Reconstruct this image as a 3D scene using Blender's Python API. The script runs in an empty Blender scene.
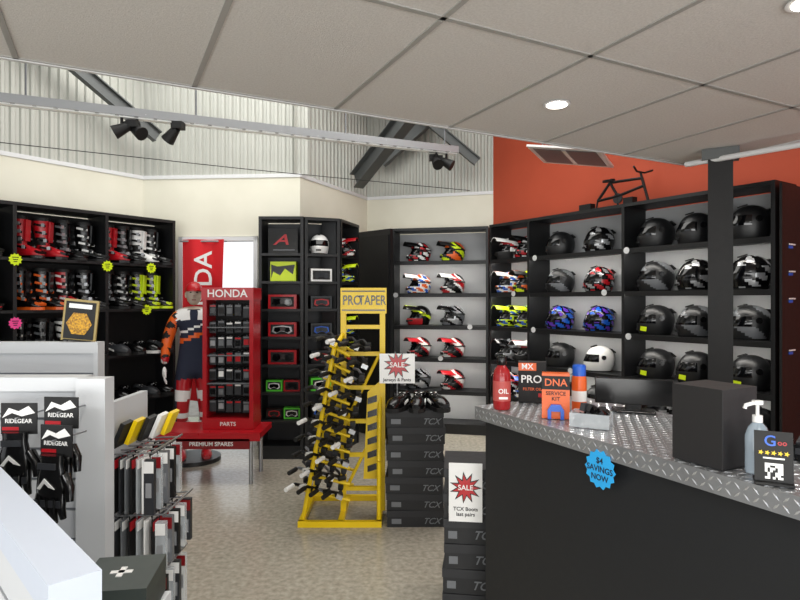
import bpy, math, random
from mathutils import Vector, Matrix
random.seed(7)
S=bpy.context.scene
S.view_settings.view_transform='Standard'
COL=S.collection
pi=math.pi
def hx(h):
    r=[int(h[i:i+2],16)/255 for i in (0,2,4)]
    return tuple((c/12.92 if c<=.04045 else ((c+.055)/1.055)**2.4) for c in r)
_m={}
def mat(name,h,r=.5,m=0,e=0,h2=None,ns=8,bump=0,bs=60,trans=0,alpha=1,detail=4,lo=.35,hi=.65):
    if name in _m: return _m[name]
    M_=bpy.data.materials.new(name); M_.use_nodes=True
    nt=M_.node_tree; b=nt.nodes['Principled BSDF']
    c=hx(h)+(1,)
    b.inputs['Base Color'].default_value=c
    b.inputs['Roughness'].default_value=r
    b.inputs['Metallic'].default_value=m
    b.inputs['Transmission Weight'].default_value=trans
    b.inputs['Alpha'].default_value=alpha
    tc=nt.nodes.new('ShaderNodeTexCoord')
    if e:
        b.inputs['Emission Color'].default_value=c
        b.inputs['Emission Strength'].default_value=e
    if h2 is None:
        n=nt.nodes.new('ShaderNodeTexNoise'); n.inputs['Scale'].default_value=25
        mr=nt.nodes.new('ShaderNodeMapRange'); mr.inputs['To Min'].default_value=max(0,r-.05); mr.inputs['To Max'].default_value=min(1,r+.05)
        nt.links.new(tc.outputs['Object'],n.inputs['Vector']); nt.links.new(n.outputs['Fac'],mr.inputs['Value']); nt.links.new(mr.outputs['Result'],b.inputs['Roughness'])
    else:
        n=nt.nodes.new('ShaderNodeTexNoise'); n.inputs['Scale'].default_value=ns; n.inputs['Detail'].default_value=detail
        cr=nt.nodes.new('ShaderNodeValToRGB'); cr.color_ramp.elements[0].position=lo; cr.color_ramp.elements[1].position=hi
        cr.color_ramp.elements[0].color=c; cr.color_ramp.elements[1].color=hx(h2)+(1,)
        nt.links.new(tc.outputs['Object'],n.inputs['Vector']); nt.links.new(n.outputs['Fac'],cr.inputs['Fac']); nt.links.new(cr.outputs['Color'],b.inputs['Base Color'])
    if bump:
        n2=nt.nodes.new('ShaderNodeTexNoise'); n2.inputs['Scale'].default_value=bs
        bp=nt.nodes.new('ShaderNodeBump'); bp.inputs['Strength'].default_value=bump; bp.inputs['Distance'].default_value=.01
        nt.links.new(tc.outputs['Object'],n2.inputs['Vector']); nt.links.new(n2.outputs['Fac'],bp.inputs['Height']); nt.links.new(bp.outputs['Normal'],b.inputs['Normal'])
    _m[name]=M_; return M_
def Tr(x,y,z): return Matrix.Translation((x,y,z))
def R(a,ax): return Matrix.Rotation(a,4,ax)
def frame(p0,p1,z=0):
    d=Vector((p1[0]-p0[0],p1[1]-p0[1])); L=d.length; d/=L
    T=Matrix(((d.x,-d.y,0,p0[0]),(d.y,d.x,0,p0[1]),(0,0,1,z),(0,0,0,1)))
    return T,L
class M:
    def __init__(s): s.v=[];s.f=[];s.mi=[];s.sm=[];s.mats=[]
    def slot(s,m):
        if m not in s.mats: s.mats.append(m)
        return s.mats.index(m)
    def add(s,vs,fs,m,sm=False,T=None):
        b=len(s.v)
        s.v+=[(T@Vector(v) if T is not None else Vector(v)) for v in vs]
        ml=isinstance(m,list)
        for i,f in enumerate(fs):
            s.f.append([b+k for k in f]); s.mi.append(s.slot(m[i] if ml else m)); s.sm.append(sm)
    def box(s,c,z,m,T=None,rot=None):
        x,y,w=z[0]/2,z[1]/2,z[2]/2
        vs=[(-x,-y,-w),(x,-y,-w),(x,y,-w),(-x,y,-w),(-x,-y,w),(x,-y,w),(x,y,w),(-x,y,w)]
        A=Tr(*c)
        if rot: A=A@R(rot[2],'Z')@R(rot[1],'Y')@R(rot[0],'X')
        if T is not None: A=T@A
        s.add(vs,[(0,3,2,1),(4,5,6,7),(0,1,5,4),(1,2,6,5),(2,3,7,6),(3,0,4,7)],m,False,A)
    def bb(s,a,b,m,T=None):
        s.box([(a[i]+b[i])/2 for i in range(3)],[abs(b[i]-a[i]) for i in range(3)],m,T)
    def loft(s,rings,m,T=None,sm=True,cap=True,closed=True):
        n=len(rings[0]); vs=[p for r in rings for p in r]; fs=[]
        for i in range(len(rings)-1):
            for j in range(n if closed else n-1):
                k=(j+1)%n
                fs.append((i*n+j,i*n+k,(i+1)*n+k,(i+1)*n+j))
        s.add(vs,fs,m,sm,T)
        if cap:
            s.add(rings[0],[tuple(range(n))[::-1]],m if not isinstance(m,list) else m[0],False,T)
            s.add(rings[-1],[tuple(range(n))],m if not isinstance(m,list) else m[-1],False,T)
    def cyl(s,p0,p1,r0,m,r1=None,n=12,T=None):
        r1=r0 if r1 is None else r1
        s.tube([p0,p1],[r0,r1],m,n,T)
    def tube(s,ps,r,m,n=8,T=None):
        ps=[Vector(p) for p in ps]
        if not isinstance(r,(list,tuple)): r=[r]*len(ps)
        rings=[]; up=None
        for i,p in enumerate(ps):
            d=(ps[min(i+1,len(ps)-1)]-ps[max(i-1,0)]).normalized()
            if up is None:
                up=Vector((0,0,1)) if abs(d.z)<.9 else Vector((1,0,0))
            a=d.cross(up).normalized(); b=a.cross(d).normalized(); up=b
            rings.append([p+a*(r[i]*math.cos(t*2*pi/n))+b*(r[i]*math.sin(t*2*pi/n)) for t in range(n)])
        s.loft(rings,m,T)
    def lathe(s,prof,m,T=None,n=20):
        s.loft([[(r*math.cos(2*pi*k/n),r*math.sin(2*pi*k/n),z) for k in range(n)] for r,z in prof],m,T)
    def ell(s,c,r,m,T=None,n=14):
        rings=[]
        for i in range(n//2+1):
            th=pi*(1-i/(n//2)); th=min(max(th,.02),pi-.02)
            rings.append([(c[0]+r[0]*math.sin(th)*math.cos(2*pi*k/n),c[1]+r[1]*math.sin(th)*math.sin(2*pi*k/n),c[2]+r[2]*math.cos(th)) for k in range(n)])
        s.loft(rings,m,T)
    def prism(s,pts,y0,y1,m,T=None):
        n=len(pts)
        vs=[(p[0],y0,p[1]) for p in pts]+[(p[0],y1,p[1]) for p in pts]
        fs=[tuple(range(n)),tuple(range(n,2*n))[::-1]]+[(i,i+n,(i+1)%n+n,(i+1)%n) for i in range(n)]
        s.add(vs,fs,m,False,T)
    def text(s,t,size,m,T,ext=.001,shear=0,sx=1):
        cu=bpy.data.curves.new('t','FONT'); cu.body=t; cu.size=size; cu.extrude=ext; cu.align_x='CENTER'; cu.align_y='CENTER'; cu.shear=shear; cu.resolution_u=3
        cu.offset=size*.012
        o=bpy.data.objects.new('t',cu); COL.objects.link(o)
        dg=bpy.context.evaluated_depsgraph_get(); me=o.evaluated_get(dg).to_mesh()
        A=T@R(pi/2,'X')@Matrix.Diagonal((sx,1,1,1))
        s.add([v.co.copy() for v in me.vertices],[tuple(p.vertices) for p in me.polygons],m,False,A)
        bpy.data.objects.remove(o); bpy.data.curves.remove(cu)
    def mesh(s,name):
        me=bpy.data.meshes.new(name); me.from_pydata([tuple(v) for v in s.v],[],s.f)
        for m in s.mats: me.materials.append(m)
        me.polygons.foreach_set('material_index',s.mi); me.polygons.foreach_set('use_smooth',s.sm); me.update()
        return me
    def build(s,name,T=None,bevel=0):
        return put(name,s.mesh(name),T,bevel)
def put(name,me,T=None,bevel=0):
    o=bpy.data.objects.new(name,me); COL.objects.link(o)
    if T is not None: o.matrix_world=T
    if bevel:
        b=o.modifiers.new('bevel','BEVEL'); b.width=bevel; b.segments=2; b.limit_method='ANGLE'
    return o
def star(n,r0,r1,cx=0,cz=0):
    return [(cx+(r0 if i%2 else r1)*math.cos(pi*i/n),cz+(r0 if i%2 else r1)*math.sin(pi*i/n)) for i in range(2*n)]
def circ(r,n=24,cx=0,cz=0): return [(cx+r*math.cos(2*pi*i/n),cz+r*math.sin(2*pi*i/n)) for i in range(n)]

# ---------- materials
BLK=mat('black_laminate','141517',.45)
BLK2=mat('black_matte','0c0c0d',.6)
DK=mat('dark_grey_panel','2a2c30',.5)
WHT=mat('white_paint','d9dadb',.45)
CREAM=mat('cream_wall','dad7c6',.8,h2='e2dfcf',ns=2,bump=.05,bs=200)
ORANGE=mat('orange_wall','b0472b',.75,h2='b84b2e',ns=2,bump=.05,bs=200)
CORR=mat('corrugated_steel','b4b5ae',.5,.15,h2='bcbdb6',ns=1)
TILE=mat('ceiling_tile','dad7d4',.9,h2='cfccc9',ns=90,bump=.25,bs=160)
TBAR=mat('ceiling_tbar','a5a4a1',.5)
FLOORM=mat('polished_concrete','918b7e',.2,h2='b4aea0',ns=30,detail=14,bump=.02,bs=300,lo=.3,hi=.7)
STEEL=mat('steel','9a9c9f',.35,.8)
ALU=mat('aluminium_plate','adafb2',.34,.7,h2='9b9da0',ns=5)
RED=mat('red_gloss','b2141f',.3); DRED=mat('dark_red','7d0d14',.4)
YEL=mat('yellow_paint','edc90c',.35); NEON=mat('neon_yellow','d7f01c',.4)
NG=mat('neon_green','5fe03a',.5); PINK=mat('neon_pink','ff4fa0',.5); BLUE=mat('blue_gloss','1559c4',.3); SKY=mat('sky_blue_card','2aa6e8',.6)
ORG=mat('orange_gloss','e2601a',.35); WG=mat('white_gloss','ececea',.25); BG=mat('black_gloss','0a0a0b',.18); GREY=mat('grey_plastic','6c6f73',.4)
SILV=mat('silver_gloss','b8babd',.25,.5); VIS=mat('visor_glass','08090c',.06); NAVY=mat('navy_fabric','1a2238',.8); GRN=mat('green_gloss','1f8a3c',.4); PURP=mat('purple_gloss','5a2fa8',.3)
MATB=mat('matte_black_shell','17181a',.42)
SKIN=mat('mannequin_skin','c9b8a8',.5)

# ---------- shell
Lt=(.602,.799)
C1=(-2.86,6.43); C0=(C1[0]-6*Lt[0],C1[1]-6*Lt[1]); C2=(-1.09,6.3); C3=(-.44,7.76); C4=(1.18,7.31); C5=(1.18+.55*6.5,7.31-.835*6.5)
ZT=2.97; ZR=4.5
m=M(); m.bb((-8,-4,-.1),(8,7.9,0),FLOORM); m.build('floor')
def wall(name,p0,p1,z0,z1,mt,th=.12,openings=None):
    T,L=frame(p0,p1); m=M()
    if not openings: m.bb((0,0,z0),(L,th,z1),mt)
    else:
        a,b,zt=openings
        m.bb((0,0,z0),(a,th,z1),mt); m.bb((b,0,z0),(L,th,z1),mt); m.bb((a,0,zt),(b,th,z1),mt)
    m.build(name,T)
wall('wall_left',C0,C1,0,ZT,CREAM)
wall('wall_back',C1,C2,0,ZT,CREAM,openings=(.41,1.31,2.3))
wall('wall_recess',C2,C3,0,ZT,CREAM)
wall('wall_center',C3,C4,0,ZT,CREAM)
wall('wall_right',C4,C5,0,ZR,ORANGE)
def corr(name,p0,p1,z0,z1,inset=.03,pitch=.085,amp=.022):
    T,L=frame(p0,p1); m=M(); pts=[(-.06,inset)]; x=0
    while x<L+.04:
        for fx,fy in ((0,0),(.35,0),(.5,1),(.85,1)):
            xx=x+fx*pitch
            pts.append((xx,inset-fy*amp))
        x+=pitch
    n=len(pts)
    vs=[(p[0],p[1],z0) for p in pts]+[(p[0],p[1],z1) for p in pts]
    m.add(vs,[(i,i+1,i+1+n,i+n) for i in range(n-1)],CORR)
    m.bb((0,inset+.01,z0),(L,inset+.05,z1),CORR)
    m.build(name,T)
corr('wall_left_cladding',C0,C1,ZT,ZR); corr('wall_back_cladding',C1,C2,ZT,ZR); corr('wall_recess_cladding',C2,C3,ZT,ZR); corr('wall_center_cladding',C3,C4,ZT,ZR)
i_=1
for a,b in ((C0,C1),(C1,C2),(C2,C3),(C3,C4)):
    T,L=frame(a,b); m=M(); m.bb((0,-.01,ZT-.03),(L,.05,ZT+.01),WHT); m.build('trim_%d'%i_,T); i_+=1
m=M(); m.bb((-8,-4,ZR),(8,8.2,ZR+.1),CORR); m.build('roof')
TC,_=frame((-1.8,2.6),(2.36,4.7),2.7)
m=M(); m.bb((-4,-7,0),(4.67,0,.03),TILE,)
for y in (0,-1.2,-2.4,-3.6,-4.8): m.bb((-4,y-.012,-.005),(4.67,y+.012,.0),TBAR)
x=.83-.77*6
while x<4.6:
    m.bb((x-.012,-7,-.005),(x+.012,0,.0),TBAR); x+=.77
m.bb((-4,0,-.01),(4.67,.02,.06),WHT); m.bb((4.67,-7,-.01),(4.69,.02,.06),WHT)
m.build('ceiling',TC)
def beam(m,a,b,w,h,mt):
    a=Vector(a); b=Vector(b); d=b-a; q=d.to_track_quat('X','Z').to_matrix().to_4x4()
    A=Tr(*((a+b)/2))@q
    m.box((0,0,h/2),(d.length,w,.012),mt,A); m.box((0,0,-h/2),(d.length,w,.012),mt,A); m.box((0,0,0),(d.length,.012,h),mt,A)
GB=mat('galvanised_beam','5f6262',.5,.3)
m=M(); beam(m,(-.55,7.3,3.1),(1.0,5.2,4.45),.14,.2,GB); m.build('roof_rafter')
m=M(); beam(m,(-3.5,5.2,4.2),(-2.6,6.2,3.35),.08,.12,GB); m.build('roof_brace')
m=M(); beam(m,(-.25,7.5,3.4),(.85,7.2,4.3),.1,.16,GB); m.build('roof_brace')
m=M(); beam(m,(-.2,7.2,4.3),(.95,7.1,3.3),.08,.1,GB); m.build('roof_brace')
# lighting track
m=M(); a=Vector((-3.3,4.55,3.2)); b=Vector((.6,6.2,3.2)); d=(b-a).normalized()
TT,TL=frame((a.x,a.y),(b.x,b.y),3.2)
for y in (-.06,.06): m.bb((0,y-.005,-.035),(TL,y+.005,.035),SILV,TT)
m.bb((0,-.025,-.042),(TL,.025,-.03),WG,TT)
k=.05
while k<TL: m.bb((k,-.06,-.035),(k+.03,.06,-.028),SILV,TT); k+=.15
for k in (.3,1.6,3.0,4.1):
    p=a+d*k; m.cyl(p,(p.x,p.y,4.5),.008,GREY,n=6)
def spot(m,p,dirv):
    p=Vector(p); dv=Vector(dirv).normalized()
    m.cyl(p+Vector((0,0,.12)),p,.012,BLK2)
    m.cyl(p-dv*.07,p+dv*.07,.035,BLK2,r1=.06,n=14)
    m.box(p-dv*.1,(.09,.09,.06),BLK2)
for k,dv in ((1.0,(-.7,-.2,-.4)),(1.12,(.6,-.3,-.4)),(1.4,(-.5,.2,-.5)),(4.0,(.2,-.6,-.5)),(4.12,(.7,-.2,-.4))):
    p=a+d*k; spot(m,(p.x,p.y,3.06),dv)
m.build('lighting_track')
m=M(); m.tube([(-3.7,4.7,2.93),(-1.5,5.6,2.87),(.8,6.6,2.85)],.004,BLK2,6); m.build('ceiling_cable')
T,L=frame(C1,C2); m=M()
m.bb((.415,-.02,0),(.46,.1,2.295),WHT,); m.bb((1.26,-.02,0),(1.305,.1,2.295),WHT); m.bb((.415,-.02,2.25),(1.305,.1,2.295),WHT); m.bb((.46,.02,.9),(1.26,.06,.95),GREY)
m.build('door_1',T)
m=M(); m.bb((-8,8.3,-.12),(6,22,-.05),mat('asphalt','a09c94',.9,h2='8d8a83',ns=9)); m.build('outdoor_ground')
m=M()
LEAF=mat('hedge_leaves','3f6a2b',.8,h2='9cbf6a',ns=5)
for i in range(26):
    m.ell((-7+i*.35+random.uniform(-.1,.1),15+random.uniform(-.3,.3),.3+random.uniform(0,.8)),(.5,.5,.6+random.random()*.4),LEAF,n=10)
m.build('garden_hedge')
def area(name,loc,rot,sx,sy,pw,col=(1,1,1)):
    l=bpy.data.lights.new(name,'AREA'); l.shape='RECTANGLE'; l.size=sx; l.size_y=sy; l.energy=pw; l.color=col
    o=bpy.data.objects.new(name,l); COL.objects.link(o); o.location=loc; o.rotation_euler=rot; return o
LEDM=mat('led_emitter','fff8ec',.5,e=9)
m=M(); m.lathe([(.075,-.004),(.075,0)],WHT); m.lathe([(.055,-.008),(.055,-.004)],LEDM); me=m.mesh('ceiling_downlight')
for x,y in ((.877,3.23),(1.5,2.12),(-.6,1.2),(.3,.3)):
    o=put('ceiling_downlight',me,Tr(x,y,2.694))
    l=bpy.data.lights.new('downlight_lamp','SPOT'); l.energy=40; l.spot_size=2.4; l.spot_blend=.8; l.shadow_soft_size=.06; l.color=(1,.96,.9)
    lo=bpy.data.objects.new('lamp',l); COL.objects.link(lo); lo.parent=o; lo.location=(0,0,-.03)
area('skylight_lamp',(-.6,5.0,4.4),(0,0,0),5,2.2,145,(1,.99,.95))
m=M(); m.bb((-6,-4.1,0),(6,-4,.25),CREAM); m.bb((-6,-4.1,2.5),(6,-4,2.75),CREAM)
for x in (-6,-3,0,3,5.9): m.bb((x,-4.08,.25),(x+.08,-4.02,2.5),STEEL)
m.build('window_1')
area('added_front_fill',(0,-3.9,1.0),(pi/2+.25,0,0),9,1.6,280,(1,.99,.96))  # added fill light behind the camera, brightens the ceiling and front faces
for x,y in ((-1.5,-1),(1.5,-1)):  # pair of unseen glowing panels, added as soft fill for the room
    m=M(); m.bb((-.6,-.3,0),(.6,.3,.02),LEDM); m.bb((-.62,-.32,-.002),(.62,.32,.01),WHT); o=m.build('added_fill_panel',Tr(x,y,2.67))
    l=area('lamp',(0,0,-.03),(0,0,0),1.2,.6,45); l.parent=o
w=bpy.data.worlds.new('World'); S.world=w; w.use_nodes=True
w.node_tree.nodes['Background'].inputs[0].default_value=(.93,.96,1,1); w.node_tree.nodes['Background'].inputs[1].default_value=1.25

# ---------- shelving
LEDS=mat('shelf_led_strip','fff9f0',.5,e=24)
def shelf(m,p0,p1,D,H,zs,divs,back=DK,led=None,T=None,t=.03):
    T,L=frame(p0,p1)
    for x in [t/2]+list(divs)+[L-t/2]: m.bb((x-t/2,0,0),(x+t/2,D,H),BLK,T)
    m.bb((t,D-.015,0),(L-t,D,H-.01),back,T)
    m.bb((0,-.002,H),(L,D,H+.03),BLK,T)
    m.bb((t,.01,0),(L-t,.03,zs[-1]-.026),BLK,T)
    ds=[0]+list(divs)+[L]
    for z in zs:
        m.bb((t,.002,z-.025),(L-t,D-.015,z),BLK,T)
    if led:
        for z in led:
            for a,b in zip(ds[:-1],ds[1:]):
                m.bb((a+.02,.003,z-.045),(b-.02,.012,z-.024),BLK,T)
                m.bb((a+.04,.02,z-.034),(b-.04,.045,z-.026),LEDS,T)
    return T,L
ZB=[1.97,1.51,1.05,.60,.15]
m=M(); BT,BL=shelf(m,(-3.39-.602*1.0,4.9-.799*1.0),(-2.41,6.2),.36,2.42,ZB,[1.0+.11,1.0+.90],back=BLK2)
m.build('boot_display_shelf')
ZA=[2.07,1.79,1.51,1.23,.95,.67,.39,.13]
m=M(); AT,AL=shelf(m,(-1.42,5.8),(-.97,5.8),.3,2.41,ZA,[]); BT2,BL2=shelf(m,(-.96,5.83),(-.62,5.96),.25,2.41,ZA,[]); CT,CL=shelf(m,(-.61,5.98),(-.46,6.5),.22,2.41,ZA,[])
m.build('goggle_display_shelf')
ZH=[2.07,1.68,1.29,.90,.51,.12]
HB=mat('shelf_back_panel','b4b6b8',.6)
m=M(); HT,HL=shelf(m,(-.1,7.05),(1.04,6.8),.34,2.44,ZH,[],back=HB,led=[2.07,1.68,1.29,.90,.51])
RT,RL=shelf(m,(1.05,6.79),(2.74,4.22),.34,2.45,ZH,[.62,1.80,2.60],back=HB,led=[2.07,1.68,1.29,.90,.51])
m.build('helmet_display_shelf')
T,L=frame((-.5,7.0),(-.11,6.62)); m=M(); m.bb((0,0,0),(L,.04,2.42),BLK); m.bb((.02,-.02,.1),(L-.02,0,2.35),BLK2)
m.build('display_divider_panel',T)
T,L=frame((2.765,4.18),(3.04,4.36)); m=M(); m.bb((0,0,0),(L,.018,2.45),BLK)
for z in (1.98,1.78,1.58,1.2): m.bb((.1,-.004,z),(.16,0,z+.02),BLUE); m.bb((.1,-.004,z+.025),(.2,-.002,z+.035),WG)
m.build('accessory_display_panel',T)
def sticker(mt,T,r=.055):
    m=M(); m.prism(star(11,r*.78,r),-.004,0,mt)
    for k in range(3): m.box((0,-.005,.018-.018*k),(r*(.9-.2*k),.001,.007),BLK2)
    m.build('price_sticker',T)
for x,z,mt in ((1.11,1.95,NEON),(1.11,1.40,PINK),(1.90,1.93,NEON),(2.35,1.93,NEON),(2.3,1.50,NEON)): sticker(mt,BT@Tr(x,-.006,z))
m=M()
for T,ps in ((HT,((.05,1.66),(.95,1.28),(.6,.9))),(RT,((.72,2.05),(1.84,2.05),(.7,1.28),(1.86,1.27),(1.2,.89),(1.6,1.67),(.4,1.67)))):
    for x,z in ps: m.prism(circ(.03,16),-.006,-.003,WHT,T@Tr(x,0,z))
m.build('shelf_price_labels')

# ---------- helmets
def helmet_mesh(kind,base,a1,a2,pat):
    m=M(); nu,nv=40,26; rx,ry,rz=.14,.115,.125; cz=.125
    mx=kind=='mx'
    def pt(t,ph):
        if t<.55: th=t/.55*pi/2; hr=math.sin(th); z=math.cos(th)
        else: u=(t-.55)/.45; hr=1-.2*u*u; z=-u
        c=math.cos(ph); x=hr*c*rx; y=hr*math.sin(ph)*ry
        cf=max(0,c)
        if z<.15: x+=cf**3*(.055 if mx else .028)*min(1,(.15-z)/.5)
        if c<0 and z<-.4: x*=1-.12*(-z-.4)
        vis=False
        d=abs(((ph+pi)%(2*pi))-pi)
        top=.34 ; bot=-.28 if mx else -.22
        if d<(1.05 if mx else 1.25) and bot<z<top:
            vis=True
            if mx: x*=.84;y*=.93
            else: x*=1.02;y*=1.02
        return (x,y,cz+z*rz),vis,z,d
    vs=[]
    for i in range(nv+1):
        t=max(.01,i/nv)
        for j in range(nu):
            p,vv,z,d=pt(t,2*pi*j/nu); vs.append(p)
    fs=[];ms=[]
    for i in range(nv):
        t=(i+.5)/nv
        for j in range(nu):
            ph=2*pi*(j+.5)/nu
            p,vv,z,d=pt(t,ph)
            fs.append((i*nu+j,(i+1)*nu+j,(i+1)*nu+(j+1)%nu,i*nu+(j+1)%nu))
            if vv: mm=VIS
            else:
                mm=base
                if pat==1:
                    k=math.sin(d*2.6+z*3.2)
                    if k>.35: mm=a1
                    elif k<-.55: mm=a2
                elif pat==2:
                    if abs(z-.1-.5*math.cos(d))<.16: mm=a1
                    elif z<-.35 and d<1.4: mm=a2
                elif pat==3:
                    k=math.sin(d*5+3*z)*math.cos(z*7+d)
                    if k>.25: mm=a1
                    elif k<-.4: mm=a2
                if z<-.93: mm=BLK2
            ms.append(mm)
    m.add(vs,fs,ms,True)
    last=vs[-nu:]; m.add(last,[tuple(range(nu))],BLK2)
    if mx:
        rings=[]
        for i in range(6):
            u=i/5; rings.append([(.03+.19*u,(.1-.035*u)*k/3,cz+.118-.01*(1-u)-.045*(abs(k)/3)**2-.01*u*u+.02*u) for k in range(-3,4)])
        up=[p for r in rings for p in r]; dn=[(p[0],p[1],p[2]-.008) for p in up]
        n=7; fs=[];ms=[]
        for i in range(5):
            for j in range(6):
                fs.append((i*n+j,(i+1)*n+j,(i+1)*n+j+1,i*n+j+1)); ms.append(a1 if j in (2,3) else base)
        m.add(up,fs,ms,True); m.add(dn,[f[::-1] for f in fs],BLK2,True)
        edge=[(5*n+j) for j in range(7)]
        m.add([up[k] for k in edge]+[dn[k] for k in edge],[(j,j+7,j+8,j+1) for j in range(6)],base)
        for s in (-1,1):
            m.add([up[i*n+(0 if s<0 else 6)] for i in range(6)]+[dn[i*n+(0 if s<0 else 6)] for i in range(6)],[(i,i+1,i+7,i+6) for i in range(5)],base)
        for s in (-1,1): m.box((.155,s*.04,.06),(.05,.03,.02),BLK2,rot=(0,0,s*-.5))
        m.box((.185,0,.055),(.012,.05,.03),BLK2)
        m.tube([(.08,-.095,.14),(0,-.122,.145),(-.1,-.09,.14),(-.143,0,.14),(-.1,.09,.14),(0,.122,.145),(.08,.095,.14)],.008,BLK2)
    else:
        m.box((.158,0,.045),(.012,.06,.018),BLK2)
        m.box((.06,0,.245),(.06,.03,.01),BLK2,rot=(0,.3,0))
        for s in (-1,1): m.cyl((0,s*.112,.14),(0,s*.124,.14),.022,BG)
        m.box((-.12,0,.20),(.05,.09,.012),BLK2,rot=(0,-.7,0))
        m.box((-.02,-.114,.06),(.05,.006,.016),a1)
    return m.mesh(kind+'_helmet')
FL=[helmet_mesh('mx',WG,RED,BLK2,2),helmet_mesh('mx',BLK2,ORG,NEON,1),helmet_mesh('mx',WG,BG,RED,1),helmet_mesh('mx',BG,WG,RED,3),
    helmet_mesh('mx',RED,BG,WG,1),helmet_mesh('mx',NEON,BG,BLUE,3),helmet_mesh('mx',BG,NEON,RED,2),helmet_mesh('mx',BG,SILV,GREY,1),helmet_mesh('mx',BLUE,ORG,WG,1),
    helmet_mesh('mx',WG,ORG,BLUE,3)]
FF=[helmet_mesh('ff',MATB,MATB,MATB,0),helmet_mesh('ff',BG,SILV,BG,3),helmet_mesh('ff',BG,RED,SILV,3),helmet_mesh('ff',BG,BLUE,PURP,3),helmet_mesh('ff',WG,WG,WG,0),helmet_mesh('ff',GREY,BG,NEON,2),helmet_mesh('ff',BG,NEON,BG,2),helmet_mesh('ff',MATB,GREY,MATB,1)]
def hput(me,T,x,z,yaw,y=.17,s=1.0):
    put('motocross_helmet' if me in FL else 'motorcycle_helmet',me,T@Tr(x,y,z+.001)@R(yaw,'Z')@Matrix.Scale(s,4))
rows=[(3,1),(9,2),(6,7),(4,4),(7,4)]
for r,(a,b) in enumerate(rows):
    for c,(k,x) in enumerate(((a,.32),(b,.74))): hput(FL[k],HT,x,ZH[r],-pi/2-.9+random.uniform(-.15,.15),y=.19,s=.97)
rows=[(0,3),(9,1),(5,5),(7,0),(2,8)]
for r,(a,b) in enumerate(rows):
    hput(FL[a],RT,.17,ZH[r],-pi/2-.2); hput(FL[b],RT,.46,ZH[r],-pi/2-.2)
ffr=[(0,1),(7,2),(3,3),(0,4),(0,0)]
for r,(a,b) in enumerate(ffr):
    hput(FF[a],RT,.93,ZH[r],-pi/2-.6); hput(FF[b],RT,1.42,ZH[r],-pi/2-.6)
ffr=[(0,0),(7,1),(0,7),(0,0),(1,0)]
for r,(a,b) in enumerate(ffr):
    hput(FF[a],RT,2.03,ZH[r],-pi/2-.7,s=1.06); hput(FF[b],RT,2.40,ZH[r],-pi/2-.7,s=1.06)
for r,a in enumerate((0,1,7,0,0)):
    hput(FF[a],RT,2.83,ZH[r],-pi/2-.7,s=1.08)
m=M()
for r,x in ((2,2.0),(3,2.0),(3,2.36),(3,2.8)): m.box((x,.012,ZH[r]+.055),(.06,.003,.04),NEON,RT,rot=(0,.1,0))
m.build('helmet_swing_tags')

# ---------- boots
def boot_mesh(c1,c2,sole,h=.38,lo=False,shin=None):
    m=M(); n=16; shin=shin or c2
    def ringz(cx,z,rx,ry): return [(cx+rx*math.cos(2*pi*k/n),ry*math.sin(2*pi*k/n),z) for k in range(n)]
    def ringx(x,w,hh,z0=.02):
        return [(x,w*math.cos(2*pi*k/n)*(1),z0+max(0,(math.sin(2*pi*k/n)+.45)/1.45)*hh) for k in range(n)]
    prof=[(.0,.02,.062,.043),(.0,.08,.06,.043),(.005,.13,.054,.044),(-.003,.2,.06,.05),(-.01,.28,.072,.058),(-.014,h-.03,.078,.061),(-.014,h,.076,.058)]
    if lo: prof=[(.0,.02,.055,.04),(0,.06,.055,.04),(0,.1,.045,.035)]
    k=len(prof)-1
    ms=[]
    for i in range(k):
        for j in range(n):
            a=2*pi*(j+.5)/n
            if i==k-1 and not lo: ms.append(BLK2)
            elif not lo and math.cos(a)>.75: ms.append(shin)
            elif not lo and i==2: ms.append(BLK2)
            else: ms.append(c1)
    m.loft([ringz(*p) for p in prof],ms)
    m.loft([ringx(x,w,hh) for x,w,hh in ((-.03,.04,.09),(.03,.043,.12 if not lo else .085),(.08,.046,.1 if not lo else .07),(.13,.05,.078),(.18,.047,.06),(.215,.025,.035))],c1)
    out=[(-.068,0),(-.055,.036),(0,.045),(.08,.047),(.14,.054),(.19,.047),(.225,.015)]
    out=out+[(x,-y) for x,y in out[::-1] if y!=0]
    m.prism([(x,y) for x,y in out],-.026,0,sole,R(-pi/2,'X'))
    if not lo:
        for z,x in ((.10,.05),(.17,.02),(.24,.01),(.31,.0)):
            for s in (-1,1): m.box((x,s*.055,z),(.1,.014,.02),c2,rot=(0,.2,0)); m.box((x+.03,s*.063,z),(.028,.008,.03),SILV if c2!=WG else BLK2)
        m.box((.072,0,.25),(.016,.06,.19),shin,rot=(0,.05,0)); m.box((.195,0,.055),(.05,.088,.022),sole,rot=(0,.3,0)); m.box((-.055,0,.06),(.03,.07,.05),c2)
    else:
        for i in range(4): m.box((.03+i*.025,0,.098-i*.01),(.008,.045,.008),WG,rot=(0,.4,0))
        for s in (-1,1): m.box((.07,s*.046,.05),(.06,.006,.014),c2,rot=(0,.3,0))
    return m.mesh('boot')
BO=[boot_mesh(RED,BG,BG,shin=RED),boot_mesh(BG,WG,BLK2,shin=BG),boot_mesh(WG,RED,BG,shin=BG),boot_mesh(RED,WG,WG,shin=BG),boot_mesh(BG,NEON,NEON,shin=NEON),boot_mesh(BG,GREY,BLK2,shin=BG),boot_mesh(BG,ORG,ORG,shin=BG),boot_mesh(WG,BG,BG,shin=WG)]
SH=[boot_mesh(BG,WG,BLK2,lo=True),boot_mesh(BG,RED,WG,lo=True),boot_mesh(DK,WG,BLK2,lo=True)]
seq=[[0,0,5,1],[6,6,3,5],[1,5,7,5]]; seq2=[[0,5,7,1],[5,1,4,4],[5,5,1,5]]
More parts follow.
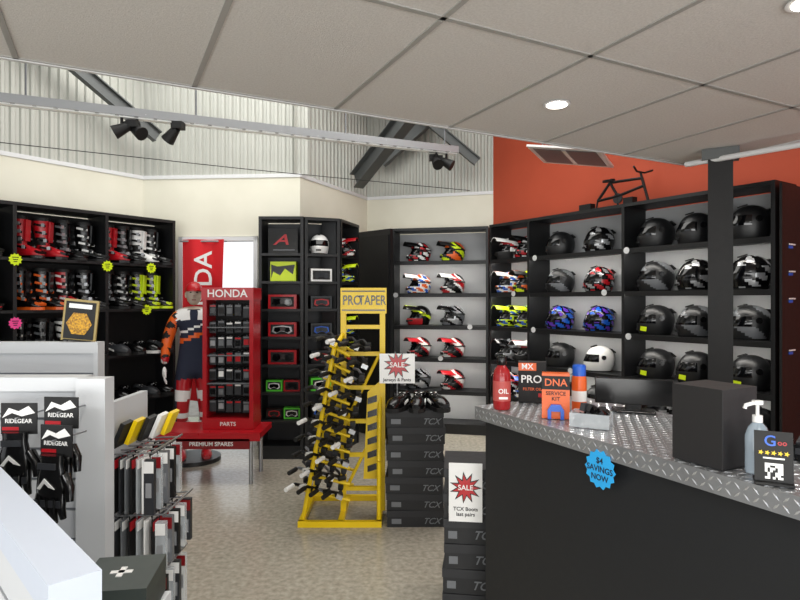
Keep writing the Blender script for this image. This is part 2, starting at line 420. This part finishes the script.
for r in range(2):
    for i in range(4):
        z=ZB[r]+.001
        put('motocross_boot',BO[seq[r][i]],BT@Tr(1.21+i*.185,.17,z)@R(-pi/2+(.75 if i%2 else .55),'Z'))
        put('motocross_boot',BO[seq2[r][i]],BT@Tr(1.99+i*.155,.17,z)@R(-pi/2+.65,'Z'))
for i in range(4):
    put('motocross_boot',BO[seq[2][i]],BT@Tr(1.21+i*.185,.17,ZB[2]+.001)@R(-pi/2+.6,'Z'))
for r in (2,3,4):
    for i in range(4):
        put('riding_shoe',SH[(r+i)%3],BT@Tr(1.99+i*.155,.16,ZB[r]+.001)@R(-pi/2+.4,'Z')@Matrix.Scale(1.15,4))
        if r>2: put('riding_shoe',SH[(i)%3],BT@Tr(1.21+i*.185,.16,ZB[r]+.001)@R(-pi/2+.4,'Z')@Matrix.Scale(1.15,4))
for r in range(4):
    for i in range(4): put('motocross_boot' if r<3 else 'riding_shoe',(BO[(0,6,3,5)[(r+i)%4]] if r<3 else SH[i%3]),BT@Tr(.22+i*.22,.15,ZB[r]+.001)@R(-pi/2+.5,'Z'))

# ---------- goggles / boxed goods
def gogbox(c,c2):
    m=M(); m.bb((-.11,-.06,0),(.11,.06,.1),c); m.bb((-.09,-.063,.015),(.09,-.06,.085),BLK2)
    pr=[(-.08,.035),(-.07,.07),(0,.078),(.07,.07),(.08,.035),(.05,.02),(.015,.035),(-.015,.035),(-.05,.02)]
    m.prism(pr,-.07,-.063,c2); m.prism([(x*.8,.05+(z-.05)*.7) for x,z in pr],-.073,-.07,VIS)
    return m.mesh('goggle_box')
GBX=[gogbox(RED,BG),gogbox(RED,SILV),gogbox(BG,RED),gogbox(BG,BLUE),gogbox(WG,BG),gogbox(NG,WG),gogbox(NEON,BG)]
for r,k in ((2,0),(3,1),(4,0)): put('boxed_goggles',GBX[k],AT@Tr(.23,.12,ZA[r]+.001)@Matrix.Scale(1.3,4)@Matrix.Diagonal((1,1,1.1,1)))
for r in (5,6):
    for i,k in enumerate((5,0) if r==5 else (2,5)): put('boxed_goggles',GBX[k],AT@Tr(.14+i*.18,.12,ZA[r]+.001)@Matrix.Scale(.75,4)@Matrix.Diagonal((1,1,1.5,1)))
NEP=mat('neon_print','d7f01c',.4)
m=M(); m.bb((-.13,0,0),(.13,.1,.2),NEP); m.prism([(-.12,.03),(-.1,.1),(-.03,.06),(.02,.13),(.1,.07),(.12,.17),(.04,.16),(-.06,.15),(-.12,.17)],-.003,0,BG); m.build('boxed_goggles',AT@Tr(.23,.08,ZA[1]+.001))
m=M(); m.bb((-.15,0,0),(.15,.015,.26),BG); m.text('A',.15,RED,Tr(-.02,-.001,.14),.001,.3,1.5); m.bb((-.1,-.004,.035),(.12,0,.045),GREY); m.build('logo_display_board',AT@Tr(.225,.1,ZA[0]+.001))
for r,k in ((1,4),(2,2),(3,3),(4,2),(5,5),(6,3)): put('boxed_goggles',GBX[k],BT2@Tr(.18,.1,ZA[r]+.001)@Matrix.Diagonal((1,1,1.3,1)))
hput(FF[4],BT2,.18,ZA[0],-pi/2-.3,y=.13,s=.85)
for r,k in ((0,4),(1,5),(2,7),(3,5),(4,6)): hput(FL[k],CT,.27,ZA[r],-pi/2,y=.1,s=.8)

# ---------- flag
m=M(); nx,nz=16,10; vs=[]
CL_=mat('red_flag_cloth','d31a24',.8)
for k in range(nz+1):
    for i in range(nx+1):
        u=i/nx; v=k/nz
        vs.append((-2.38+.47*u-.06*(1-v)*u, 6.3+.03*math.sin(u*9+v*2), .5+1.76*v))
m.add(vs,[(k*(nx+1)+i,k*(nx+1)+i+1,(k+1)*(nx+1)+i+1,(k+1)*(nx+1)+i) for k in range(nz) for i in range(nx)],CL_,True)
m.text('HONDA',.27,WG,Tr(-2.12,6.25,1.62)@R(-pi/2,'Y'),.002)
m.cyl((-2.4,6.3,2.24),(-1.89,6.3,2.24),.01,STEEL)
m.build('promotional_flag')

# ---------- bench + cabinet
m=M()
m.bb((-2.14,5.0,.40),(-1.21,5.45,.45),RED); m.bb((-1.95,4.99,.31),(-1.3,5.0,.40),DRED)
m.bb((-2.14,4.99,.38),(-1.21,5.01,.45),RED)
for x in (-2.08,-1.3):
    for y in (5.04,5.40): m.cyl((x,y,0),(x,y,.4),.018,STEEL)
m.text('PREMIUM SPARES',.05,WG,Tr(-1.63,4.985,.355),.001)
m.build('display_bench',bevel=.004)
m=M(); x0,x1=-1.75,-1.30; y0,y1=5.12,5.40
m.bb((x0,y0,.452),(x1,y1,.55),RED); m.bb((x0,y0,.55),(x0+.035,y1,1.62),RED); m.bb((x1-.035,y0,.55),(x1,y1,1.62),RED); m.bb((x0,y1-.02,.55),(x1,y1,1.62),BLK2)
m.bb((x0-.005,y0-.02,1.60),(x1+.005,y1,1.71),RED); m.text('HONDA',.095,WG,Tr((x0+x1)/2,y0-.022,1.655),.002)
for z in (.85,1.1,1.35): m.bb((x0+.035,y0+.02,z),(x1-.035,y1,z+.01),GREY)
pk=[DK,BLK2,GREY,GREY,RED,BG,DK,WG,SILV]
for r in range(7):
    for c in range(5):
        x=x0+.075+c*.075; z=.6+r*.142+random.uniform(-.01,.01)
        mt=random.choice(pk); m.bb((x-.03,y0+.05,z),(x+.03,y0+.08,z+.10),DK); m.bb((x-.022,y0+.045,z+.02),(x+.022,y0+.05,z+.07),mt); m.cyl((x,y0+.065,z+.105),(x,y1-.02,z+.105),.003,STEEL,n=5); m.bb((x-.025,y0+.046,z+.08),(x+.025,y0+.05,z+.095),random.choice([RED,WG,GREY,GREY]))
m.text('PARTS',.05,WG,Tr((x0+x1)/2,y0-.002,.50),.001)
m.build('parts_display_cabinet')

# ---------- mannequin
def mannequin(T):
    V=[((0,0,.96),.15),((0,0,1.1),.14),((0,0,1.3),.165),((0,.01,1.43),.11),((0,.01,1.50),.055),
       ((.165,0,1.40),.09),((.25,.01,1.16),.07),((.27,-.08,.93),.045),
       ((-.165,0,1.40),.09),((-.25,.01,1.16),.07),((-.27,-.08,.93),.045),
       ((.09,0,.85),.12),((.11,-.03,.5),.09),((.12,.02,.15),.065),
       ((-.09,0,.85),.12),((-.11,-.03,.5),.09),((-.12,.02,.15),.065)]
    E=[(0,1),(1,2),(2,3),(3,4),(3,5),(5,6),(6,7),(3,8),(8,9),(9,10),(0,11),(11,12),(12,13),(0,14),(14,15),(15,16)]
    me=bpy.data.meshes.new('b'); me.from_pydata([v[0] for v in V],E,[]); o=bpy.data.objects.new('b',me); COL.objects.link(o)
    o.modifiers.new('s','SKIN')
    sv=me.skin_vertices[0].data
    for i,v in enumerate(V): sv[i].radius=(v[1],v[1]*.82); sv[i].use_root=(i==0)
    ss=o.modifiers.new('u','SUBSURF'); ss.levels=3
    dg=bpy.context.evaluated_depsgraph_get(); ev=o.evaluated_get(dg).to_mesh()
    vs=[v.co.copy() for v in ev.vertices]; fs=[tuple(p.vertices) for p in ev.polygons]; ms=[]
    for p in ev.polygons:
        c=p.center; ax=abs(c.x)
        if c.z>1.47: mm=SKIN
        elif c.z>.93 and ax>.16:
            k=math.sin(c.z*36+c.y*30)*math.cos(c.x*30+c.z*17)
            mm=ORG if k>-.2 else BLK2
            if c.z<1.0: mm=WG if k>0 else RED
        elif c.z>.93:
            mm=NAVY
            if c.z>1.36: mm=WG if abs(c.x)>.05 else NAVY
            elif abs(c.z-1.2-.4*c.x)<.02: mm=ORG
            elif abs(c.z-1.28-.4*c.x)<.012: mm=WG
        else:
            mm=RED
            if c.z>.78: mm=NAVY
            elif abs(c.z-.62)<.05 or abs(c.z-.42)<.03: mm=WG
            elif ax>.16: mm=NAVY
        ms.append(mm)
    m=M(); m.add(vs,fs,ms,True)
    bpy.data.objects.remove(o)
    m.ell((0,-.005,1.62),(.075,.092,.115),SKIN); m.cyl((0,-.09,1.60),(0,-.105,1.585),.008,SKIN,r1=.014)
    for s in (-1,1): m.ell((s*.076,.005,1.61),(.01,.02,.03),SKIN); m.ell((s*.028,-.085,1.635),(.012,.008,.007),BLK2)
    m.box((0,-.09,1.56),(.04,.008,.008),DRED)
    rings=[]
    for i in range(7):
        th=pi/2*i/6; rings.append([(.086*math.cos(th)*math.cos(2*pi*k/16)+0,-.0+.102*math.cos(th)*math.sin(2*pi*k/16),1.645+.1*math.sin(th)) for k in range(16)])
    m.loft(rings,RED)
    br=[(x,-.085-.1*math.sqrt(max(0,1-(x/.08)**2))) for x in [(.08*math.cos(pi*k/10)) for k in range(11)]]+[(-.08,-.05),(.08,-.05)]
    m.loft([[(x,y,1.65+.1*(y+.05)*.3) for x,y in br],[(x,y,1.66+.1*(y+.05)*.3) for x,y in br]],RED,sm=False)
    for s in (-1,1):
        w=Vector((s*.27,-.09,.90)); m.ell((w.x,w.y-.005,w.z-.045),(.022,.042,.055),WG)
        for k in range(4):
            y=w.y-.035+.02*k; L=(.06,.075,.078,.062)[k]
            m.tube([(w.x,y,w.z-.08),(w.x-s*.004,y-.006,w.z-.08-L*.5),(w.x-s*.02,y-.008,w.z-.08-L)],[.01,.009,.007],WG,6)
        m.tube([(w.x,w.y-.035,w.z-.03),(w.x-s*.01,w.y-.065,w.z-.06),(w.x-s*.015,w.y-.068,w.z-.09)],[.012,.01,.008],WG,6)
    n=14
    for s in (-1,1):
        x=s*.12
        m.loft([[(x+rx*math.cos(2*pi*k/n),cy+ry*math.sin(2*pi*k/n),z) for k in range(n)] for cy,z,rx,ry in ((.01,.0,.05,.07),(.01,.1,.048,.062),(.015,.2,.062,.07),(.0,.36,.078,.085))],WG)
        m.loft([[(x+w*math.cos(2*pi*k/n),y,.0+max(0,(math.sin(2*pi*k/n)+.5)/1.5)*h) for k in range(n)] for y,w,h in ((0,.045,.1),(-.07,.05,.09),(-.13,.052,.07),(-.19,.03,.035))],RED)
        for z in (.14,.22,.3): m.box((x,-.06,z),(.13,.03,.02),RED)
    m.lathe([(.26,-.04),(.26,-.0)],BLK,Tr(0,-.03,0),28)
    m.build('shop_mannequin',T)
mannequin(Tr(-2.07,5.80,.041)@R(.35,'Z'))

# ---------- yellow handlebar stand
m=M()
ux0,ux1,uy=-.42,-.13,4.30
for x in (ux0,ux1): m.bb((x-.02,uy-.02,.04),(x+.02,uy+.02,1.52),YEL)
m.bb((ux0-.02,uy-.03,1.50),(ux1+.03,uy+.01,1.69),YEL); m.text('PRO',.1,BG,Tr(-.355,uy-.032,1.595),.001,0,.72); m.text('TAPER',.1,BG,Tr(-.205,uy-.032,1.595),.001,0,.7)
m.bb((ux0-.01,uy-.032,1.52),(ux1+.02,uy-.031,1.53),BG); m.bb((ux0-.01,uy-.032,1.66),(ux1+.02,uy-.031,1.67),BG)
for y in (4.08,4.62): m.bb((-.72,y-.02,0),(-.13,y+.02,.04),YEL)
for x in (-.70,-.42,-.15): m.bb((x-.02,4.08,0),(x+.02,4.62,.04),YEL)
for y in (4.12,4.56):
    m.cyl((-.69,y,.04),(-.47,y,1.25),.018,YEL,n=6); m.cyl((-.15,y,.04),(-.15,y,.45),.018,YEL,n=6)
    m.cyl((-.15,y,.45),(-.15,4.30,.9),.018,YEL,n=6)
    m.cyl((-.47,y,1.25),(-.42,4.3,1.35),.018,YEL,n=6)
for z in (.2,.45,.7,.95,1.2,1.4): m.bb((ux0,uy-.012,z-.015),(ux1,uy+.012,z+.015),YEL)
m.cyl((-.40,uy,.2),(-.15,uy,.7),.014,YEL,n=6); m.cyl((-.40,uy,.7),(-.15,uy,1.2),.014,YEL,n=6)
m.prism([(-.27,.28),(-.15,.28),(-.15,1.0),(-.24,.92)],uy-.035,uy-.025,YEL)
for k in range(6):
    z=.33+k*.1; m.prism([(-.24,z),(-.17,z+.02),(-.17,z+.07),(-.24,z+.045)],uy-.037,uy-.035,BG)
for r in range(10):
    z=.2+r*.115; xl=-.68+ .26*(z/1.35)
    for y in (4.15,4.5): m.cyl((xl-.06,y,z+.04),(-.36,y,z-.04),.012,YEL,n=6)
    nb=4
    for k in range(nb):
        x=xl-.05+k*.085; zz=z+.05-.018*k
        c=[BLK2,BLK2,GREY,BLK2,DK][(r*2+k)%5]
        m.tube([(x-.09,3.98,zz+.045),(x-.05,4.08,zz+.05),(x,4.18,zz+.005),(x,4.46,zz+.005),(x-.05,4.56,zz+.05),(x-.09,4.66,zz+.045)],.011,c,8)
        m.cyl((x-.094,3.97,zz+.044),(x-.06,4.055,zz+.049),.016,WG if (r*3+k)%4==0 else BLK2,n=8)
        m.box((x,4.3,zz+.03),(.035,.14,.035),[BLK2,DK,BLK2][(r+k)%3])
        m.cyl((x-.02,4.1,zz+.02),(x+.02,4.13,zz+.02),.019,WG if k==0 else BLK2,n=8)
        if (r+k)%2: m.box((x+.01,4.07,zz+.015),(.045,.02,.03),[SILV,YEL,WG][k%3],rot=(0,.4,0))
m.build('handlebar_display_stand')

# ---------- box stacks
def shoebox(w,d,h):
    m=M(); cb=mat('black_carton','1b1c1e',.6); m.bb((-w/2,-d/2,0),(w/2,d/2,h-.02),cb); m.bb((-w/2-.004,-d/2-.004,h-.045),(w/2+.004,d/2+.004,h-.001),mat('carton_lid','242528',.55))
    m.text('TCX',.06,GREY,Tr(w*.28,-d/2-.001,h*.35),.0008,.4); m.bb((-w*.42,-d/2-.002,h*.2),(-w*.25,-d/2,h*.5),GREY)
    return m.mesh('shoe_box')
bx=shoebox(.40,.30,.117)
for i in range(7): put('shoe_box',bx,Tr(.11+random.uniform(-.008,.008),4.22,i*.117)@R(-.02+random.uniform(-.03,.03),'Z'))
for i,(x,y,a) in enumerate(((.03,4.2,-2.0),(.14,4.21,-1.7),(.23,4.22,-1.2))): put('riding_shoe',SH[0],Tr(x,y,.82)@R(a,'Z')@Matrix.Scale(1.1,4))
m=M(); w,h=.25,.21
m.bb((-w/2,0,0),(w/2,.004,h),WG); m.prism(star(11,.055,.1,0,.13),-.003,0,BG); m.prism(star(11,.045,.085,0,.13),-.005,-.003,RED); m.text('SALE',.05,WG,Tr(0,-.006,.13),.0006); m.text('Jerseys & Pants',.032,BLK2,Tr(0,-.002,.025),.0006)
m.cyl((0,.02,-.19),(0,.006,.02),.005,STEEL,n=6); m.bb((-.05,-.02,-.2),(.05,.05,-.19),BLK2)
m.build('sale_sign',Tr(-.02,4.09,1.01))
bx2=shoebox(.26,.34,.125)
for i in range(6): put('shoe_box',bx2,Tr(.37,3.06,i*.126)@R(-.12+random.uniform(-.03,.03),'Z'))
m=M(); w,h=.165,.29
m.bb((-w/2,0,0),(w/2,.004,h),WG); m.prism(star(11,.042,.08,0,.17),-.003,0,BG); m.prism(star(11,.034,.066,0,.17),-.005,-.003,RED); m.text('SALE',.036,WG,Tr(0,-.006,.17),.0006); m.text('TCX Boots\nlast pairs',.026,BLK2,Tr(0,-.002,.05),.0006)
m.build('sale_sign',Tr(.325,2.865,.50)@R(-.12,'Z'))

# ---------- counter
KT,KL=frame((.354,2.73),(1.70,.16)); 
m=M(); H=1.10
m.bb((.03,.04,0),(KL,.60,H-.02),mat('counter_black','17191c',.5)); m.bb((0,0,H-.015),(KL,.64,H),ALU); m.bb((0,0,H-.06),(KL,.006,H-.015),ALU); m.bb((0,0,H-.06),(.006,.64,H-.015),ALU)
LZ=mat('tread_lozenge','c8cacd',.28,.75)
def loz(c,a,T):
    l,wd,h=.0125,.0032,.0018
    m.add([(-l,0,0),(0,-wd,0),(l,0,0),(0,wd,0),(-l*.5,0,h),(l*.5,0,h)],[(0,1,5,4),(1,2,5),(2,3,4,5),(3,0,4)],LZ,False,T@Tr(*c)@R(a,'Z'))
for i in range(int(KL/.026)):
    for j in range(24):
        loz((.015+i*.026,.015+j*.026,H),(pi/4 if (i+j)%2 else -pi/4),Matrix())
    for j in range(2):
        loz((0,0,0),(pi/4 if (i+j)%2 else -pi/4),Tr(.015+i*.026,0,H-.018-.025*j)@R(pi/2,'X'))
m.build('shop_counter',KT)
m=M(); m.prism(star(14,.06,.07),-.003,0,SKY); m.text('$4\nSAVINGS\nNOW',.03,NAVY,Tr(0,-.004,0),.0004); m.build('starburst_note',KT@Tr(.77,-.002,1.0))
def onK(px,py): return Tr(px,py,H+.003)
S93=Matrix.Scale(.94,4)
m=M(); REDL=mat('red_liquid_bottle','9d2024',.2)
m.lathe([(.036,0),(.04,.01),(.04,.15),(.035,.175),(.018,.2)],REDL); m.lathe([(.02,.2),(.022,.202),(.022,.235),(.018,.24)],BG); m.lathe([(.0405,.04),(.0405,.13)],mat('label_pink','b8504c',.5)); m.text('OIL',.03,WG,Tr(0,-.042,.085),.0006); m.bb((-.02,-.042,.05),(.02,-.04,.06),WG)
m.build('oil_bottle',onK(.465,2.64))
m=M(); m.bb((-.07,-.03,0),(.07,.03,.21),BLK2); m.bb((-.07,-.032,.165),(.02,-.03,.205),ORG); m.text('MX',.04,WG,Tr(-.025,-.033,.185),.0006); m.text('PRO',.055,WG,Tr(-.005,-.032,.12),.0006); m.text('FILTER OIL',.02,ORG,Tr(0,-.032,.07),.0006); m.bb((.03,-.033,.03),(.065,-.031,.05),RED)
m.build('filter_oil_box',onK(.645,2.82)@R(-.2,'Z')@S93,.002)
m=M(); m.bb((-.06,-.035,0),(.06,.035,.2),ORG); m.bb((-.06,-.037,.13),(.06,-.035,.19),BLK2); m.text('DNA',.045,ORG,Tr(0,-.038,.16),.0006); m.text('SERVICE\nKIT',.024,BLK2,Tr(0,-.036,.1),.0006)
m.prism([(-.035,0),(-.035,.04),(-.02,.065),(.02,.065),(.035,.04),(.035,0),(.02,0),(.02,.035),(-.02,.035),(-.02,0)],-.055,-.037,BLUE)
m.build('air_filter_service_kit',onK(.66,2.45)@R(-.25,'Z')@S93,.003)
m=M(); m.lathe([(.032,0),(.034,.008),(.034,.15),(.03,.17)],ORG); m.lathe([(.031,.17),(.031,.215),(.026,.222)],BLUE); m.lathe([(.0345,.05),(.0345,.1)],WG); m.build('spray_can',onK(.80,2.58)@S93)
CLR=mat('clear_plastic','dfe6ea',.1,alpha=.35)
m=M(); w,d,h=.075,.05,.055
m.bb((-w,-d,0),(w,d,.004),CLR)
for a,b in (((-w,-d,0),(w,-d+.003,h)),((-w,d-.003,0),(w,d,h)),((-w,-d,0),(-w+.003,d,h)),((w-.003,-d,0),(w,d,h))): m.bb(a,b,CLR)
for i in range(14): m.box((random.uniform(-.05,.05),random.uniform(-.025,.025),.025+random.random()*.05),(.05,.02,.03),random.choice([BLK2,DK,BG]),rot=(random.random(),random.random(),random.random()*3))
m.build('plastic_tray',onK(.755,2.28)@R(-.5,'Z'))
m=M(); m.bb((-.14,0,.03),(.14,.02,.13),BG); m.bb((-.03,.01,0),(.03,.03,.05),BG); m.bb((-.08,-.02,0),(.08,.07,.008),BG); m.build('computer_monitor',onK(1.03,2.55)@R(-.35,'Z')@Matrix.Scale(1.15,4),.003)
m=M(); s_=.083; m.bb((-s_,-s_,0),(s_,s_,.235),mat('speaker_cabinet','1d1c1d',.55)); m.prism(circ(.052,24,0,.08),-s_-.004,-s_,BLK2); m.prism(circ(.04,24,0,.08),-s_-.006,-s_-.004,DK); m.prism(circ(.02,20,0,.175),-s_-.004,-s_,DK)
m.build('bookshelf_speaker',onK(.972,1.79)@R(-1.09+pi,'Z'),.004)
m=M(); CB=mat('clear_gel_bottle','b9c9d6',.1,alpha=.6)
m.loft([[(math.cos(2*pi*k/16)*rx,math.sin(2*pi*k/16)*ry,z) for k in range(16)] for rx,ry,z in ((.033,.024,0),(.035,.026,.01),(.035,.026,.11),(.026,.02,.135),(.012,.012,.15))],CB)
m.lathe([(.014,.15),(.014,.17)],WG); m.cyl((0,0,.17),(0,0,.2),.005,WG); m.tube([(.01,0,.205),(-.01,0,.207),(-.035,0,.2),(-.038,0,.19)],.006,WG,6); m.box((0,0,.208),(.025,.016,.012),WG); m.bb((-.022,-.0275,.03),(.022,-.024,.1),mat('label_blue','5b8fd0',.5))
m.build('hand_sanitiser_bottle',onK(1.03,1.665)@Matrix.Scale(.97,4))
m=M(); A=R(-.12,'X'); m.box((0,0,.07),(.09,.004,.14),BLK2,A); m.box((0,.015,.003),(.09,.07,.006),BLK2)
m.text('G',.04,BLUE,A@Tr(-.008,-.0035,.113),.0006); m.text('Google' if False else 'oo',.02,RED,A@Tr(.02,-.0035,.11),.0006)
for k in range(5): m.prism(star(5,.003,.007,-.03+.015*k,.082),-.0045,-.0025,YEL,A)
m.box((0,-.003,.068),(.05,.001,.004),WG,A)
for i in range(7):
    for j in range(7):
        if random.random()<.55 or (i in(0,6) and j in (0,6)): m.box((-.018+i*.006,-.0035,.016+j*.006),(.006,.001,.006),WG,A)
m.build('review_sign_stand',onK(1.01,1.56)@R(-.45,'Z'))
m=M(); m.bb((-.08,-.05,0),(.08,.05,.05),BG); m.bb((-.06,-.052,.02),(.06,-.05,.04),DK); m.box((0,0,.06),(.12,.08,.01),DK,rot=(.2,0,0)); m.build('card_terminal',onK(1.3,1.78)@R(-.8,'Z'),.004)

m=M(); m.bb((-.08,-.06,0),(.08,.06,2.7),BLK2); m.bb((-.12,-.08,2.62),(.12,.08,2.695),GB); m.build('support_column',Tr(2.34,4.22,0)@R(-.5,'Z'))
m=M(); m.cyl((2.15,4.35,2.62),(3.4,2.9,2.62),.02,WHT); m.build('trim_5')
m=M()
c=BLK2
P={'bb':(.0,0,.16),'seat':(-.12,0,.36),'head':(.36,0,.34),'head2':(.39,0,.24),'rear':(-.32,0,.14)}
for a,b in (('bb','seat'),('seat','head'),('bb','head2'),('head','head2'),('rear','bb'),('rear','seat')): m.tube([P[a],P[b]],.019,c,8)
m.tube([(.39,0,.24),(.46,0,.0)],.018,c,8); m.tube([(.36,0,.34),(.34,0,.42)],.016,c,8); m.tube([(.38,-.2,.46),(.34,-.08,.42),(.34,.08,.42),(.38,.2,.46)],.013,c,8)
m.tube([(-.32,0,.14),(-.35,0,.0)],.012,c,6); m.tube([(.0,0,.16),(.0,0,.0)],.012,c,6); m.prism([(x,.13+z) for x,z in circ(.07,18)],-.01,.01,DK)
m.box((-.14,0,.39),(.16,.06,.03),c); m.bb((-.45,-.06,0),(.5,.06,.02),c); m.box((-.5,0,.06),(.2,.1,.11),c); m.box((.2,-.02,.06),(.14,.1,.1),c)
m.build('bicycle_frame',RT@Tr(1.6,.2,2.484)@Matrix.Scale(.72,4))
m=M(); m.bb((-.35,-.25,-.01),(.35,.25,.01),WG); m.bb((-.3,-.2,-.015),(.3,.2,-.01),GREY); m.bb((-.02,-.2,-.018),(.02,.2,-.014),WG)
for x in (-.3,.3): m.cyl((x,0,0),(x,0,1.3),.006,STEEL,n=6)
m.build('hanging_sign_panel',Tr(1.62,5.5,2.97)@R(-.6,'Z')@R(.2,'Y')@R(-.12,'X'))

# ---------- left foreground gondolas
SLW=mat('slatwall_white','c6c9cd',.45); GRV=mat('slat_groove','7d8187',.6)
WH2=mat('gondola_white','cccfd2',.45)
def slat(m,a,b,z0,z1,th=.03,pitch=.1,T=None):
    T,L=frame(a,b)
    m.bb((0,.012,z0),(L,th,z1),GRV,T); z=z1
    while z>z0+.02:
        m.bb((0,0,max(z0,z-pitch+.01)),(L,.012,z),SLW,T); z-=pitch
    return T,L
m=M(); slat(m,(-2.9,2.62),(-1.38,2.62),0,1.36); m.bb((-2.9,2.60,1.36),(-1.36,2.66,1.41),WH2); m.bb((-1.38,2.6,0),(-1.36,2.66,1.36),WH2)
m.build('slatwall_partition')
m=M(); slat(m,(-2.3,1.92),(-1.05,1.92),0,1.30); m.bb((-2.3,1.95,0),(-1.05,1.98,1.30),WH2); m.bb((-2.3,1.90,1.30),(-1.05,1.98,1.345),WH2)
m.bb((-1.05,1.87,0),(-.955,1.93,1.345),WH2)
m.build('slatwall_gondola')
m=M(); FT,FLn=slat(m,(-1.30,1.65),(-.485,.815),0,1.15); m.bb((0,-.01,1.15),(FLn,.06,1.2),mat('gondola_cap','bcc4d2',.4),FT); m.bb((FLn-.03,-.01,0),(FLn,.06,1.15),WH2,FT)
m.build('slatwall_counter_end')
m=M(); m.bb((-.075,0,0),(.075,.012,.19),mat('frame_green_gold','a8935a',.5)); m.bb((-.065,-.003,.01),(.065,0,.18),BLK2); m.prism(circ(.056,6,0,.08),-.006,-.003,mat('gold_comb','e2a912',.5,h2='8a5c05',ns=120)); m.bb((-.05,-.006,.15),(.05,-.003,.17),WG); m.bb((-.06,-.015,-.0),(.06,.02,.006),BLK2)
m.build('framed_award',Tr(-1.47,2.635,1.412)@R(.1,'Z')@R(.1,'Y'))
def glove(T,sc=1,hd=BLK2):
    m=M()
    m.cyl((0,.12,.03),(0,-.02,.03),.003,STEEL,n=6)
    m.bb((-.055,-.004,-.02),(.055,0,.075),BLK2); m.prism([(-.05,.03),(-.03,.06),(.0,.05),(.03,.066),(.05,.045),(.01,.035),(-.02,.045)],-.006,-.004,WG); m.text('RIDEGEAR',.018,WG,Tr(0,-.006,.02),.0005); m.bb((-.05,-.006,-.008),(.0,-.004,.002),RED)
    n=14
    m.loft([[(rx*math.cos(2*pi*k/n),-.02+ry*math.sin(2*pi*k/n),z) for k in range(n)] for rx,ry,z in ((.04,.018,-.01),(.038,.018,-.04),(.048,.022,-.08),(.052,.022,-.12),(.045,.015,-.14))],BG)
    for k in range(4):
        x=-.036+.024*k; L=(.06,.078,.082,.066)[k]
        m.tube([(x,-.02,-.12),(x*1.15,-.03,-.13-L*.5),(x*1.2,-.024,-.13-L)],[.013,.012,.009],BG,8)
        m.box((x*1.1,-.041,-.15),(.014,.004,.02),DK)
    m.tube([(.045,-.02,-.07),(.07,-.03,-.1),(.075,-.035,-.14)],[.016,.014,.01],BG,8)
    m.box((0,-.04,-.04),(.06,.006,.018),DK); m.prism([(-.03,-.105),(-.005,-.075),(.03,-.105),(.01,-.1),(-.005,-.088),(-.02,-.108)],-.045,-.042,WG)
    m.build('motorcycle_gloves',T@Matrix.Scale(sc,4))
glove(Tr(-1.165,1.77,1.21),1.0); glove(Tr(-1.30,1.77,1.20),1.0); glove(Tr(-1.03,1.76,1.23)@R(-.1,'Z'),1.0); glove(Tr(-.985,1.66,1.17)@R(-.2,'Z'),.95)
# hook rack
m=M()
m.bb((-1.03,1.99,0),(-1.005,2.30,1.24),SLW)
for r,(z,h,xe) in enumerate(((1.05,.19,-.86),(.835,.16,-.82),(.62,.2,-.84))):
    for k in range(5):
        y=2.02+k*.06; m.cyl((-1.005,y,z+.01),(xe,y,z+.015),.003,STEEL,n=6)
        for q in range(6):
            x=-.99+q*(xe+.99-.01)/6
            mt=[BLK2,DK,GREY,BLK2,CLR,WG][(q+k+r)%6]
            m.box((x,y,z-h/2),(.006,.045,h),mt); m.box((x+.0035,y,z-.02),(.003,.045,.03),RED if (q+r)%3==0 else WG)
        m.box((xe-.01,y-.01,z-h/2-.005),(.035,.02,h),[DK,CLR,GREY,BLK2,CLR][(k+r)%5]); m.box((xe-.01,y-.021,z-.03),(.034,.002,.04),[WG,DRED,WG][k%3])
        m.box((xe-.01,y-.021,z-.11),(.02,.003,.05),SILV)
    m.cyl((xe,2.0,z+.02),(xe,2.28,z+.02),.004,STEEL,n=6)
for k in range(5): m.box((-.975+k*.022,2.03+.05*k,1.13),(.015,.07,.09),[BLK2,YEL,BLK2,WG,YEL][k],rot=(0,.4,0))
m.build('accessory_hook_rack')
m=M(); m.bb((-.755,1.31,0),(-.60,1.48,.82),WH2); m.bb((-.765,1.30,.82),(-.59,1.49,.85),WH2); m.build('display_plinth')
m=M(); gb=mat('dark_green_carton','2b3330',.5); m.bb((-.08,-.09,0),(.08,.09,.09),gb); m.bb((-.081,-.091,.06),(.081,.091,.092),mat('carton_lid_green','333b38',.5))
m.box((0,0,.093),(.05,.014,.002),WG); m.box((0,0,.093),(.014,.05,.002),WG); m.text('FIRST AID',.02,WG,Tr(0,-.092,.04),.0005)
m.build('first_aid_box',Tr(-.672,1.395,.851)@R(.15,'Z'),.002)

# ---------- camera
cd=bpy.data.cameras.new('camera'); cd.lens=26; cd.sensor_width=36; cd.clip_start=.05
co=bpy.data.objects.new('camera',cd); COL.objects.link(co); co.location=(0,0,1.6); co.rotation_euler=(pi/2,0,0); S.camera=co
